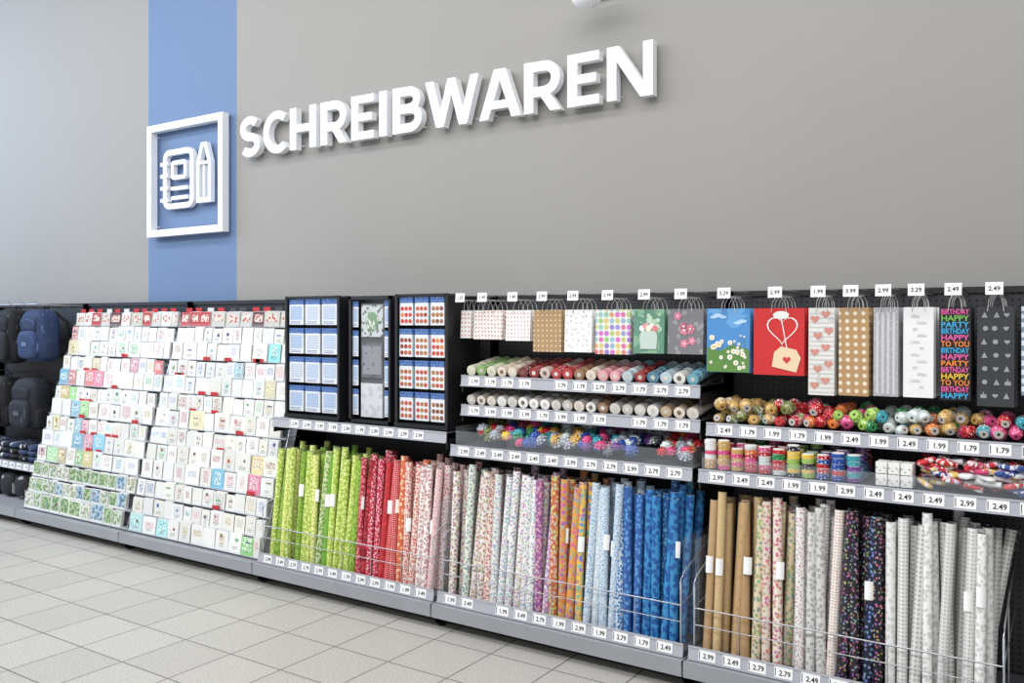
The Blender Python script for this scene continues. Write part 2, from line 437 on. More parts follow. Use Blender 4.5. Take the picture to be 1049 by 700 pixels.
# ------------------------------------------------------------ wrapping paper rolls
def C(*a): return lin(a)
def rolls(x0, x1, groups, rows=4, name='gift_wrap_rolls', lean=None):
    mb = MB(); pitch = .0425
    n = int((x1-x0)/pitch)
    for row in range(rows):
        y = 3.525+row*.055
        for i in range(n):
            f = (i+.5)/n
            g = None
            for gg in groups:
                if f <= gg[0]: g = gg; break
            if g is None: continue
            if row == 0 and R() < .05: continue
            st = random.choice(g[1])
            ca, cb, pat = st[0], st[1], st[2]
            r = U(.0175, .0205); L = U(.615, .65) if R() < .85 else U(.65, .685)
            if row: L -= .01
            xx = x0+(i+.5)*pitch+U(-.004, .004)+(pitch/2 if row % 2 else 0)
            if xx > x1: continue
            M = T(xx, y, .152) @ RX(-U(4, 7.0)) @ RY(U(-2.3, 2.3)) @ RZ(U(0, 360))
            j = U(.86, 1.05); wsh = .015 if sum(ca[:3]) > .3 else 0
            mb.cyl(M, r, L, PRINT, 12, tuple(q*j+wsh for q in ca[:3])+(1,), cb, pat, cap=C(225, 222, 215), uo=(R()*20, R()*20), hole=r*.72)
            if row == 0 and R() < .35:
                zz = g[2]+U(-.02, .02)
                M2 = T(xx, y, .152) @ RX(-5.5)
                vs = []; fs = []
                for k in range(5):
                    a = math.radians(-125+k*25)
                    vs += [((r+.0015)*math.cos(a), (r+.0015)*math.sin(a), zz), ((r+.0015)*math.cos(a), (r+.0015)*math.sin(a), zz+.07)]
                for k in range(4): fs.append((2*k, 2*k+2, 2*k+3, 2*k+1))
                mb.add(vs, fs, LABEL, M=M2, smooth=True)
    if lean:
        for (lx, ly, la, st) in lean:
            mb.cyl(T(lx, ly, .152) @ RX(-5) @ RY(la), .019, .62, PRINT, 12, st[0], st[1], st[2], cap=C(225, 222, 215), hole=.013)
    return mb.build(name)
def P(s, t, m=0, r=1): return (s/100., t, m, r)
def Q(s, t, m=0, r=1): return (s*1.55/100., t, m, r)
lime = [(C(165, 195, 65), C(225, 232, 150), Q(38, .38)), (C(150, 185, 60), C(95, 150, 50), Q(30, .3)), (C(190, 210, 95), C(245, 240, 165), Q(45, .4))]
green = [(C(130, 175, 65), C(220, 230, 170), Q(30, .25)), (C(215, 222, 175), C(120, 165, 75), Q(35, .4)), (C(120, 172, 60), C(105, 158, 45), Q(20, .3))]
red = [(C(190, 35, 60), C(235, 150, 165), Q(40, .3)), (C(205, 45, 75), C(250, 220, 225), Q(45, .26)), (C(140, 22, 35), C(200, 60, 68), Q(30, .35))]
redp = [(C(190, 28, 38), C(215, 60, 60), Q(20, .2)), (C(200, 38, 42), C(245, 230, 230), Q(60, .22, 0, .1))]
orng = [(C(225, 110, 65), C(240, 200, 165), Q(25, .3)), (C(236, 222, 212), C(210, 80, 68), Q(50, .35)), (C(220, 85, 55), C(240, 235, 230), Q(60, .25))]
pink = [(C(236, 224, 222), C(210, 90, 112), Q(45, .27)), (C(240, 234, 228), C(200, 152, 160), Q(35, .35)), (C(236, 214, 212), C(220, 125, 140), Q(60, .3))]
beig = [(C(230, 218, 203), C(190, 82, 95), Q(40, .3)), (C(234, 230, 222), C(180, 125, 108), Q(40, .36, .3)), (C(220, 204, 186), C(200, 112, 128), Q(30, .35)), (C(218, 221, 208), C(115, 150, 158), Q(40, .32, .2))]
mult = [(C(240, 237, 233), C(210, 75, 120), Q(40, .3, .7)), (C(236, 234, 231), C(70, 120, 175), Q(45, .28, .5)), (C(220, 200, 213), C(145, 78, 148), Q(40, .38, .3))]
purp = [(C(185, 142, 182), C(236, 222, 236), Q(35, .35, .3)), (C(145, 84, 146), C(225, 158, 186), Q(40, .4, .3))]
orm = [(C(225, 150, 62), C(200, 60, 82), Q(30, .42, .6)), (C(235, 188, 80), C(70, 120, 180), Q(28, .4, .6)), (C(212, 104, 68), C(232, 214, 125), Q(34, .4, .4))]
wblu = [(C(218, 228, 236), C(120, 170, 208), Q(55, .3)), (C(198, 216, 230), C(240, 240, 245), Q(40, .3)), (C(228, 232, 234), C(155, 188, 210), Q(60, .28))]
blue = [(C(62, 120, 190), C(48, 92, 165), Q(20, .3)), (C(36, 90, 165), C(92, 155, 210), Q(30, .3)), (C(210, 224, 234), C(60, 120, 180), Q(45, .4))]
turq = [(C(45, 135, 192), C(30, 85, 155), Q(25, .4)), (C(80, 172, 212), C(40, 110, 180), Q(30, .35)), (C(34, 100, 175), C(110, 190, 220), Q(30, .3))]
kraf = [(C(182, 148, 105), C(174, 138, 96), Q(20, .2)), (C(190, 156, 114), C(182, 148, 102), Q(20, .2)), (C(198, 170, 124), C(208, 184, 138), Q(30, .2))]
gold = [(C(200, 176, 130), C(230, 220, 198), Q(40, .35)), (C(218, 200, 168), C(115, 148, 96), Q(35, .35, .3)), (C(226, 216, 200), C(208, 98, 112), Q(35, .33, .3))]
wdot = [(C(234, 232, 230), C(190, 98, 115), Q(50, .24, .3)), (C(230, 230, 230), C(110, 110, 115), Q(50, .22, 0, .3)), (C(220, 218, 214), C(165, 165, 165), Q(35, .35)), (C(234, 230, 223), C(195, 112, 92), Q(55, .25, .2, .2))]
dark = [(C(17, 20, 36), C(180, 75, 68), Q(40, .24, .5)), (C(20, 26, 55), C(90, 125, 185), Q(35, .28, .2)), (C(30, 30, 34), C(180, 170, 145), Q(50, .2, .5)), (C(38, 30, 42), C(140, 64, 112), Q(40, .26, .5))]
wgrd = [(C(226, 226, 222), C(180, 182, 180), Q(45, .3, 0, 0)), (C(216, 216, 212), C(168, 168, 166), Q(38, .3, 0, 0)), (C(234, 234, 232), C(205, 205, 202), Q(30, .35))]
rolls(-4.055, -2.80, [(.30, lime, .36), (.38, green, .36), (.55, lime[:2], .36), (.70, red, .36), (.80, redp, .36), (.89, orng, .3), (1, pink, .3)])
rolls(-2.725, -1.465, [(.22, beig, .34), (.40, mult, .34), (.48, purp, .34), (.63, orm, .34), (.77, wblu, .34), (.86, blue+wblu[:1], .34), (1, turq, .36)])
rolls(-1.385, -.29, [(.20, kraf, .34), (.32, gold, .34), (.52, wdot, .34), (.69, dark, .34), (1, wgrd, .36)], lean=[(-.40, 3.78, 14, dark[2]), (-.36, 3.72, 9, wgrd[1]), (-.47, 3.80, 11, dark[1])])

# ------------------------------------------------------------ ribbon spools
def spoolshelf(x0, x1, z, pal, name, yd=(3.685, 3.965), r=.0285, L=.05):
    mb = MB(); n = int((x1-x0)/(2*r+.004)); k = int((yd[1]-yd[0])/L)
    for i in range(n+1):
        xx = x0+i*(x1-x0)/n
        mb.tube([(xx, yd[0]-.01, z+.012), (xx, yd[0]-.01, z+.0), (xx, yd[1], z+.035), (xx, yd[1], z)], .0018, CHROME)
    for i in range(n):
        f = (i+.5)/n; cols = [p for p in pal if f <= p[0]][0][1]
        c = random.choice(cols)
        for j in range(k):
            if R() < .2: c = random.choice(cols)
            rr_ = r*U(.92, 1)
            M = T(x0+(i+.5)*(x1-x0)/n, yd[0]+j*L, z+.002+rr_+j*.0085) @ RX(-81)
            cap = tuple(min(1, q*1.15+.02) for q in c[:3])+(1,)
            mb.cyl(M, rr_, L*.86, FOIL, 14, c, C(240, 240, 240), P(60, U(0, .25), 0, .4), cap=cap, capmat=FOIL, uo=(R()*9, R()*9), hole=rr_*.42, holec=random.choice([C(205, 200, 190), C(120, 105, 90), C(225, 222, 215)]))
            mb.cyl(M @ T(0, 0, L*.86), rr_*.93, L*.1, PRINT, 12, C(236, 234, 230))
    return mb.build(name)
gb = [C(190, 200, 160), C(130, 170, 98), C(212, 212, 190), C(165, 195, 138)]
rr = [C(150, 45, 46), C(180, 60, 62), C(115, 40, 45), C(210, 190, 182)]
br_ = [C(185, 158, 128), C(150, 112, 84), C(220, 206, 188), C(120, 80, 60)]
pk = [C(225, 160, 168), C(200, 112, 132), C(232, 218, 215)]
tq = [C(100, 160, 178), C(178, 198, 205), C(78, 125, 145), C(208, 214, 218)]
wt = [C(220, 218, 214), C(204, 198, 190), C(235, 233, 230), C(190, 184, 178), C(212, 202, 192)]
spoolshelf(-2.735, -1.455, 1.253, [(.17, gb), (.25, br_), (.45, rr), (.6, br_+rr), (.72, pk), (.86, tq+rr[:1]), (1, wt+tq)], 'ribbon_spools')
spoolshelf(-2.735, -1.455, 1.101, [(.25, wt), (.45, wt+br_[:1]), (.6, wt+pk[:1]), (.8, wt+br_[:2]), (1, wt+br_)], 'ribbon_spools')

vivid = {'gold': C(200, 160, 85), 'olive': C(120, 128, 65), 'red': C(190, 32, 42), 'pink': C(215, 75, 130), 'green': C(42, 130, 72), 'lime': C(150, 190, 80),
         'org': C(225, 118, 48), 'turq': C(55, 155, 170), 'clr': C(205, 216, 214), 'yel': C(228, 195, 70), 'blue': C(38, 78, 160), 'pur': C(115, 62, 142), 'wht': C(232, 232, 232), 'blk': C(32, 32, 36), 'slv': C(165, 170, 180)}
def ribbon_rolls(x0, x1, z, pal, name, y0=3.69, y1=3.94):
    mb = MB(); pitch = .054; n = int((x1-x0)/pitch)
    for ly in range(2):
        for i in range(n):
            f = (i+.5)/n; names = [p for p in pal if f <= p[0]][0][1].split()
            for j in range(4):
                if ly and R() < .2: continue
                c = vivid[random.choice(names)]; r = U(.022, .028)
                x = x0+(i+.5+.5*ly)*pitch+U(-.006, .006); y = y0+j*.062; zz = z+r+ly*.044
                M = T(x, y, zz) @ RZ(U(-40, 40)) @ RX(-90+U(-25, 35))
                L = U(.045, .06)
                mb.cyl(M, r*.62, L*.28, FOIL, 14, c, C(250, 250, 250), P(80, .12), r2=r, cap=C(190, 186, 180) if R() < .5 else c, capmat=PRINT, hole=r*.2)
                mb.cyl(M @ T(0, 0, L*.28), r, L*.44, FOIL, 14, tuple(q*.9 for q in c[:3])+(1,), C(250, 250, 250), P(80, .12))
                mb.cyl(M @ T(0, 0, L*.72), r, L*.28, FOIL, 14, c, C(250, 250, 250), P(80, .12), r2=r*.62)
                if R() < .3: mb.cyl(M @ T(0, 0, L*.35), r*1.02, L*.3, PRINT, 12, C(236, 236, 234), c, P(60, .3))
    return mb.build(name)
ribbon_rolls(-1.405, -.11, 1.095, [(.13, 'gold olive gold'), (.28, 'olive red green gold red'), (.42, 'red pink org lime red'), (.5, 'pink lime green'), (.66, 'turq green clr clr'), (.78, 'clr gold org green'), (1, 'turq red gold pink clr')], 'curling_ribbon_rolls')
mb = MB(); names = [(.25, 'gold red pink wht'), (.5, 'red green org clr red pink'), (.75, 'green yel turq lime blk'), (1, 'blue pur turq red')]
for i in range(11):
    f = (i+.5)/11; nn = [p for p in names if f <= p[0]][0][1].split()
    for j in range(4):
        x = -1.385+i*.059; y = 3.635+j*.068; z = .907; k = 0; r = U(.025, .028)
        while z < 1.005+U(-.012, .01):
            h = U(.012, .022)
            mb.cyl(T(x+U(-.002, .002), y, z), r, h, FOIL, 16, vivid[random.choice(nn)], C(245, 245, 245), P(70, U(0, .2)), hole=0)
            mb.cyl(T(x, y, z+h), r*.9, .003, PRINT, 14, C(238, 236, 230))
            z += h+.003
mb.build('ribbon_reel_stacks')
mb = MB()
for i in range(3):
    for k in range(2):
        mb.box(-.71+i*.045, -.668+i*.045, 3.61, 3.68, .906+k*.047, .95+k*.047, PRINT, C(236, 236, 234), C(190, 180, 170), P(50, .2))
mb.build('small_white_gift_boxes', bevel=.002)
mb = MB()
for i in range(260):
    c = random.choice([C(190, 28, 42), C(195, 32, 48), C(200, 40, 50), C(232, 232, 234), C(236, 236, 236), C(45, 72, 140), C(225, 190, 80), C(205, 65, 110), C(232, 232, 234)])
    x = U(-.55, -.12) if i < 200 else U(-.06, .25); k = i % 5; zz = .925+k*.021
    M = T(x, U(3.63, 3.86), zz) @ RZ(U(-60, 60)) @ RX(U(-30, 30)) @ RY(U(-25, 25))
    if R() < .5: mb.sell(M, .036, .018, .010, PRINT, .6, 12, 6, c, C(240, 240, 240), P(45, .3, .3))
    else: mb.cyl(M @ RY(90) @ T(0, 0, -.03), .011, .06, PRINT, 10, c, C(240, 240, 240), P(60, .25, .2))
mb.build('party_favour_packets')

def bow(mb, M, r, ca):
    cb = C(250, 250, 250)
    for tier, (n, s_, h) in enumerate(((8, 1, 0), (7, .8, .18), (5, .5, .34))):
        for i in range(n):
            A = M @ RZ(360*i/n+tier*24) @ T(0, 0, h*r) @ RY(-tier*14)
            rr_ = r*s_; w = .2*r
            p = [(0, 0), (rr_*.6, -.04*r), (rr_*.95, .08*r), (rr_, .22*r), (rr_*.75, .38*r), (0, .16*r)]
            vs = []; fs = []; ww = [.3, .9, 1.1, 1.1, .9, .3]
            for q, k in zip(p, ww): vs += [(q[0], -w*k, q[1]), (q[0], w*k, q[1])]
            for k in range(5): fs.append((2*k, 2*k+2, 2*k+3, 2*k+1))
            mb.add(vs, fs, FOIL, None, ca, cb, NOP, A, True)
mb = MB()
bp_ = [(.14, 'gold olive red slv'), (.34, 'green red yel pink blue org turq'), (.52, 'slv clr slv gold turq'), (.68, 'pur blue pink slv turq'), (.82, 'clr slv pur blue'), (1, 'red pink slv clr org')]
for i in range(270):
    f = R(); names = [p for p in bp_ if f <= p[0]][0][1].split(); c = tuple(min(1, q*1.12) for q in vivid[random.choice(names)][:3])+(1,)
    x = -2.66+f*1.18; k = R()
    bow(mb, T(x, 3.63+.24*k+U(0, .03), .925+.085*k+U(0, .035)) @ RZ(U(-30, 30)) @ RX(U(20, 75)), U(.024, .034), c)
mb.build('gift_bows')

# ------------------------------------------------------------ gift bags on hooks
def heart(cx, cz, s):
    p = []
    for i in range(24):
        t = 2*math.pi*i/24
        p.append((cx-s*16*math.sin(t)**3/17, cz+s*(13*math.cos(t)-5*math.cos(2*t)-2*math.cos(3*t)-math.cos(4*t))/17))
    return p
def disc(cx, cz, r, n=12, e=1): return [(cx+r*math.cos(2*math.pi*i/n), cz+e*r*math.sin(2*math.pi*i/n)) for i in range(n)]
def bag(x0, x1, zb, ca, cb, pat, name='gift_bag', deco=None, copies=4, cord=C(205, 205, 205), zt=1.595, price='2.99'):
    mb = MB(); g = .006; x0 += g; x1 -= g; w = x1-x0; YH = 3.70; cx = (x0+x1)/2
    for k in range(copies):
        yy = YH+k*.045; o = (R()*9, R()*9); dx = U(-.004, .004) if k else 0; db, dt = .034, .012
        M = T(cx+dx, yy, 0) @ RY(U(-.25, .25) if k else 0) @ T(-cx, 0, 0)
        h = zt-zb
        vs = [(x0, 0, zb), (x1, 0, zb), (x1, db, zb), (x0, db, zb), (x0, .008, zt), (x1, .008, zt), (x1, .008+dt, zt), (x0, .008+dt, zt),
              (x0+.006, db/2, zb+.02), (x1-.006, db/2, zb+.02), (x1-.006, .014, zt), (x0+.006, .014, zt)]
        fs = [(0, 1, 5, 4), (2, 3, 7, 6), (3, 2, 1, 0), (1, 9, 10, 5), (9, 2, 6, 10), (8, 0, 4, 11), (3, 8, 11, 7), (1, 2, 9), (3, 0, 8)]
        uvs = []
        for f in fs: uvs.append([(o[0]+vs[i][0]+vs[i][1], o[1]+vs[i][2]) for i in f])
        mb.add(vs, fs, PRINT, uvs, ca, cb, pat, M)
        a = min(.032, w*.22)
        mb.tube([(cx+dx-a, yy+.006, zt-.018), (cx+dx-a*.8, yy+.004, zt+.025), (cx+dx-a*.3, yy+.006, zt+.05), (cx+dx+a*.3, yy+.006, zt+.05), (cx+dx+a*.8, yy+.004, zt+.025), (cx+dx+a, yy+.006, zt-.018)], .0014, PRINT, ca=cord)
    if deco: deco(mb, x0, x1, zb, zt)
    for s_ in (-.012, .012):
        mb.tube([(cx+s_, YB, 1.648), (cx+s_, 3.68, 1.648), (cx+s_, 3.665, 1.655)], .0028, CHROME)
    mb.tube([(cx, YB, 1.672), (cx, 3.655, 1.672)], .0025, CHROME)
    M = T(cx, 3.652, 1.640) @ RX(-6)
    mb.box(-.029, .029, -.003, 0, -.002, .044, LABEL, M=M)
    mb.text(price, .023, M @ T(0, -.0036, .013), INK)
    return mb.build(name)
def face(mb, pts, off, ca, x0, x1, zb, zt, mat=PRINT):
    h = zt-zb
    vs = [(p[0], 3.70-off+.008*(p[1]-zb)/h, p[1]) for p in pts]
    mb.add(vs, [tuple(range(len(vs)))], mat, None, ca, ca, NOP)
def deco_heartshirt(mb, x0, x1, zb, zt):
    cx = (x0+x1)/2+.02; h = zt-zb
    def ring(pts_o, pts_i, off, ca):
        n = len(pts_o)
        vs = [(p[0], 3.70-off+.008*(p[1]-zb)/h, p[1]) for p in pts_o+pts_i]
        mb.add(vs, [(i, (i+1) % n, n+(i+1) % n, n+i) for i in range(n)], PRINT, None, ca, WH, NOP)
    # white outlined heart and ribbon at top
    ring(heart(cx-.005, zb+.195, .07), heart(cx-.005, zb+.195, .064), .002, C(238, 235, 232))
    face(mb, disc(cx-.01, zb+.253, .034, 14, .5), .0025, C(238, 236, 232), x0, x1, zb, zt)
    # beige gift tag, tilted
    a = math.radians(-12); tx, tz = cx+.015, zb+.065
    def rt(px, pz): return (tx+px*math.cos(a)-pz*math.sin(a), tz+px*math.sin(a)+pz*math.cos(a))
    face(mb, [rt(*p) for p in [(-.055, -.042), (.05, -.042), (.055, .02), (.03, .05), (-.035, .05), (-.058, .02)]], .003, C(230, 205, 172), x0, x1, zb, zt)
    face(mb, heart(tx, tz, .018), .0036, C(205, 60, 58), x0, x1, zb, zt)
    face(mb, [(tx-.002, tz+.05), (tx+.002, tz+.05), (cx-.008, zb+.245), (cx-.012, zb+.245)], .0032, C(238, 235, 232), x0, x1, zb, zt)
def deco_daisy(mb, x0, x1, zb, zt):
    w = x1-x0
    face(mb, [(x0+.002, zb+.001), (x1-.002, zb+.001), (x1-.002, zb+.10), (x0+w*.6, zb+.12), (x0+w*.3, zb+.09), (x0+.002, zb+.11)], .001, C(92, 135, 62), x0, x1, zb, zt)
    for k in range(30):
        s = U(.004, .012); a = x0+.015+R()*(w-.03); z = zb+U(.02, .16)
        if z > zb+.09: face(mb, [(a-.001, zb+.08), (a+.001, zb+.08), (a+.001, z), (a-.001, z)], .0012, C(92, 135, 62), x0, x1, zb, zt)
        for j in range(8):
            t = j*math.pi/4
            face(mb, disc(a+s*.7*math.cos(t), z+s*.7*math.sin(t), s*.36, 6), .0015+.00005*k, C(246, 246, 246), x0, x1, zb, zt)
        face(mb, disc(a, z, s*.4, 8), .0034, C(232, 195, 40), x0, x1, zb, zt)
    for k, (a, z, s) in enumerate(((.03, .24, .016), (.05, .247, .022), (.075, .24, .016), (.14, .215, .018), (.16, .222, .02))):
        face(mb, disc(x0+a, zb+z, s, 14, .4), .0013+.0001*k, C(175, 208, 236), x0, x1, zb, zt)
def deco_grass(mb, x0, x1, zb, zt):
    w = x1-x0
    for k in range(22):
        face(mb, disc(x0+.02+R()*(w-.04), zb+U(.09, .19), U(.006, .015), 10), .001+.0001*k, random.choice([C(170, 200, 170), C(130, 175, 145), C(190, 212, 190)]), x0, x1, zb, zt)
    cx = (x0+x1)/2
    face(mb, [(cx-.04, zb+.02), (cx+.04, zb+.02), (cx+.045, zb+.08), (cx+.032, zb+.105), (cx-.032, zb+.105), (cx-.045, zb+.08)], .004, C(190, 205, 198), x0, x1, zb, zt)
    for k in range(5): face(mb, disc(cx-.032+k*.016, zb+.115+.01*(k % 2), .014, 10), .0045+.0001*k, [C(240, 240, 235), C(225, 150, 160), C(245, 235, 200), C(235, 225, 220), C(220, 120, 130)][k], x0, x1, zb, zt)
def deco_flower(mb, x0, x1, zb, zt):
    w = x1-x0
    for k in range(9):
        a = x0+.03+R()*(w-.06); z = zb+.03+R()*.15; s = U(.012, .022)
        for j in range(5):
            t = j*math.pi*.4
            face(mb, disc(a+s*.6*math.cos(t), z+s*.6*math.sin(t), s*.45, 8), .002, C(220, 130, 155), x0, x1, zb, zt)
        face(mb, disc(a, z, s*.3, 8), .003, C(245, 215, 220), x0, x1, zb, zt)
def deco_hearts(mb, x0, x1, zb, zt):
    w = x1-x0
    for q in range(18):
        zz = zb+.01+q*.019
        face(mb, [(x0+.003, zz), (x1-.003, zz), (x1-.003, zz+.004), (x0+.003, zz+.004)], .0012, C(196, 196, 194), x0, x1, zb, zt)
    for r_ in range(5):
        for c_ in range(2):
            face(mb, heart(x0+w*(.28+.42*c_)+(.008 if r_ % 2 else -.004), zb+.04+r_*.068+.02*c_, .019), .002, C(205, 140, 128), x0, x1, zb, zt)
def deco_birthday(mb, x0, x1, zb, zt):
    cols = [C(225, 60, 60), C(235, 190, 50), C(60, 165, 215), C(115, 190, 85), C(225, 90, 160), C(235, 132, 48)]
    words = ['HAPPY', 'BIRTHDAY', 'TO YOU', 'HAPPY', 'BIRTHDAY', 'PARTY', 'HAPPY', 'BIRTHDAY', 'TO YOU', 'HAPPY', 'BIRTHDAY', 'PARTY', 'HAPPY', 'BIRTHDAY']
    h = zt-zb; p = (h-.012)/len(words)
    for i, wd in enumerate(words):
        z = zb+.008+i*p; vs, fs, tw = textmesh(wd)
        s = (x1-x0-.012)/tw; hh = p*.86/.72
        mb.add([(x0+.006+a*s, 3.698+.008*(z+b2*hh-zb)/h, z+b2*hh) for a, b2 in vs], fs, PRINT, None, random.choice(cols), WH, NOP)
def deco_icons(mb, x0, x1, zb, zt):
    w = x1-x0; g = C(150, 152, 156)
    for r_ in range(7):
        for c_ in range(3):
            a = x0+w*(.2+.3*c_)+U(-.004, .004); z = zb+.04+r_*.05; k = random.randint(0, 3)
            if k == 0: face(mb, disc(a, z, .009), .002, g, x0, x1, zb, zt)
            elif k == 1: face(mb, heart(a, z, .010), .002, g, x0, x1, zb, zt)
            elif k == 2: face(mb, [(a-.010, z-.01), (a+.010, z-.01), (a, z+.012)], .002, g, x0, x1, zb, zt)
            else:
                face(mb, [(a-.010, z-.01), (a+.010, z-.01), (a+.010, z+.004), (a-.010, z+.004)], .002, g, x0, x1, zb, zt)
                face(mb, [(a-.002, z+.004), (a+.002, z+.004), (a+.002, z+.013), (a-.002, z+.013)], .002, g, x0, x1, zb, zt)
def deco_lace(mb, x0, x1, zb, zt):
    w = x1-x0
    for c_ in range(4):
        a = x0+w*(.16+.22*c_)
        face(mb, [(a-.005, zb+.01), (a+.005, zb+.01), (a+.005, zt-.02), (a-.005, zt-.02)], .001, C(200, 200, 204), x0, x1, zb, zt)
def deco_text(mb, x0, x1, zb, zt):
    h = zt-zb
    for i in range(12):
        vs, fs, tw = textmesh(['Alles', 'Liebe', 'dir'][i % 3]); s = .018; z = zb+.31-i*.025; cx = (x0+x1)/2+(.012 if i % 2 else -.012)
        mb.add([(cx+(a-tw/2)*s*.9, 3.698+.008*(z+b2*s-zb)/h, z+b2*s) for a, b2 in vs], fs, PRINT, None, C(205, 205, 207), WH, NOP)
b_ = bag
b_(-2.79, -2.712, 1.45, C(232, 230, 228), C(190, 70, 78), P(45, .2, 0, 0), price='1.29')
b_(-2.705, -2.515, 1.445, C(232, 228, 225), C(190, 95, 88), P(50, .22, 0, .2), price='1.49')
b_(-2.504, -2.345, 1.44, C(234, 232, 230), C(195, 115, 132), P(50, .2, 0, 0), price='1.49')
b_(-2.339, -2.165, 1.388, C(172, 140, 100), C(225, 210, 185), P(40, .16, 0, 0), price='2.99')
b_(-2.159, -1.997, 1.39, C(235, 235, 233), C(180, 180, 184), P(35, .16, 0, .6), price='2.99')
b_(-1.99, -1.797, 1.384, C(226, 228, 220), C(205, 65, 115), P(34, .43, .75, 0), price='2.99')
b_(-1.79, -1.625, 1.392, C(96, 142, 120), C(130, 170, 140), P(14, .4), deco=deco_grass)
b_(-1.62, -1.44, 1.392, C(120, 120, 124), C(150, 150, 150), P(20, .2), deco=deco_flower, price='1.99')
b_(-1.435, -1.23, 1.318, C(75, 138, 198), C(100, 160, 212), P(8, .3), deco=deco_daisy, price='2.29')
b_(-1.225, -1.0, 1.313, C(200, 40, 42), C(196, 34, 38), NOP, deco=deco_heartshirt, price='2.99')
bb = 'bottle_gift_bag'
b_(-.995, -.88, 1.237, C(222, 220, 216), C(200, 200, 200), P(10, .1), bb, deco_hearts, price='1.99')
b_(-.874, -.748, 1.24, C(176, 142, 100), C(228, 216, 192), P(32, .26, 0, 0), bb, price='3.99')
b_(-.742, -.638, 1.244, C(165, 165, 170), C(185, 185, 190), P(50, .2), bb, deco_lace, price='2.99')
b_(-.632, -.512, 1.245, C(232, 232, 232), C(240, 240, 240), NOP, bb, deco_text, price='3.29')
b_(-.505, -.384, 1.24, C(20, 20, 26), C(20, 20, 26), NOP, bb, deco_birthday, price='2.49')
b_(-.376, -.242, 1.224, C(50, 52, 58), C(52, 54, 60), NOP, bb, deco_icons, price='2.49')
b_(-.232, -.10, 1.27, C(120, 140, 158), C(210, 216, 222), P(30, .3, 0, .2), bb, price='2.49')

# ------------------------------------------------------------ sticker racks
def pack(mb, ax, bx, yy, zt, hh, kind, top):
    mb.box(ax, bx, yy, yy+.004, zt-hh, zt-.03, PRINT, C(224, 228, 234), WH, NOP, side=C(215, 215, 215))
    mb.box(ax, bx, yy-.0005, yy+.004, zt-.03, zt, PRINT, C(58, 98, 165), C(150, 175, 212), P(90, .2), side=C(60, 105, 180))
    if not top: return
    ww = bx-ax; h2 = hh-.03
    if kind == 'blue':
        cc = random.choice([C(196, 208, 226), C(210, 215, 223), C(178, 196, 220)])
        mb.box(ax+ww*.1, bx-ww*.1, yy-.0012, yy-.0006, zt-hh+.03, zt-.04, PRINT, cc, C(130, 155, 195), P(75, .28, 0, 0), uo=(R()*9, R()*9))
        for q in range(2): mb.box(ax+ww*.1, bx-ww*.2, yy-.0012, yy-.0006, zt-hh+.008+q*.009, zt-hh+.011+q*.009, PRINT, C(90, 120, 170))
    else:
        cs = random.choice([(C(190, 90, 55), C(150, 60, 45)), (C(165, 110, 70), C(130, 80, 55)), (C(200, 70, 50), C(225, 140, 70)), (C(175, 120, 70), C(190, 80, 60))])
        for u_ in range(3):
            for v_ in range(3):
                pts = disc(ax+ww*(.2+.3*u_), zt-hh+.022+h2*.28*v_, ww*.135, 10)
                mb.add([(p[0], yy-.0008, p[1]) for p in pts], [tuple(range(10))], PRINT, None, random.choice(cs), WH, NOP)
def rack(x0, x1, kind):
    mb = MB(); y = 3.655; z0 = .968; z1 = 1.685
    for xx in (x0, x1):
        mb.box(xx-.008, xx+.008, y-.03, y-.014, z0, z1, DARK)
        mb.box(xx-.008, xx+.008, y+.25, y+.266, z0, z1, DARK)
        mb.box(xx-.004, xx+.004, y-.02, y+.25, z0+.01, z1-.01, DARK)
    mb.box(x0, x1, y+.05, y+.06, z0, z1, DARK)
    mb.box(x0-.01, x1+.01, y-.035, y+.27, z0, z0+.02, DARK)
    mb.box(x0, x1, y-.03, y-.018, z1-.012, z1, DARK)
    n = 3; w = (x1-x0-.02)/n
    for r_ in range(4):
        zt = z1-.018-r_*.17
        for c_ in range(n):
            a = x0+.012+c_*w
            mb.tube([(a+w/2, y+.05, zt-.01), (a+w/2, y-.03, zt-.01), (a+w/2, y-.035, zt)], .002, CHROME)
            for k in range(3):
                dx = U(-.002, .002)
                pack(mb, a+dx+.005, a+dx+w-.013, y-.018+k*.012, zt, .15, kind, k == 0)
    return mb.build('sticker_display_rack')
rack(-4.03, -3.60, 'blue')
rack(-3.165, -2.82, 'food')
mb = MB()
mb.box(-3.53, -3.515, 3.64, 3.95, .968, 1.68, DARK); mb.box(-3.235, -3.22, 3.64, 3.95, .968, 1.68, DARK)
mb.box(-3.515, -3.235, 3.75, 3.76, .968, 1.68, DARK); mb.box(-3.53, -3.22, 3.64, 3.95, .968, .985, DARK)
mb.box(-3.53, -3.22, 3.64, 3.655, 1.66, 1.68, DARK)
mb.box(-3.465, -3.285, 3.67, 3.712, 1.0, 1.64, GREYD)
mb.box(-3.455, -3.295, 3.664, 3.67, 1.45, 1.63, PRINT, C(195, 200, 204), C(110, 125, 115), P(30, .25))
mb.sell(T(-3.375, 3.664, 1.54), .05, .004, .06, PRINT, 1, 16, 8, C(120, 150, 120), C(215, 215, 205), P(40, .3))
mb.box(-3.455, -3.295, 3.664, 3.67, 1.22, 1.42, PRINT, C(105, 108, 114), C(90, 94, 100), P(20, .3))
mb.box(-3.445, -3.305, 3.662, 3.665, 1.24, 1.40, PRINT, C(140, 143, 150), C(90, 94, 100), P(20, .1))
mb.box(-3.455, -3.295, 3.660, 3.67, 1.0, 1.19, PRINT, C(205, 206, 210), C(185, 190, 198), P(20, .3))
for r_ in range(4):
    for xa in (-3.512, -3.275):
        pack(mb, xa, xa+.04, 3.655, 1.65-r_*.165, .145, 'blue', True)
mb.build('photo_album_display_rack')

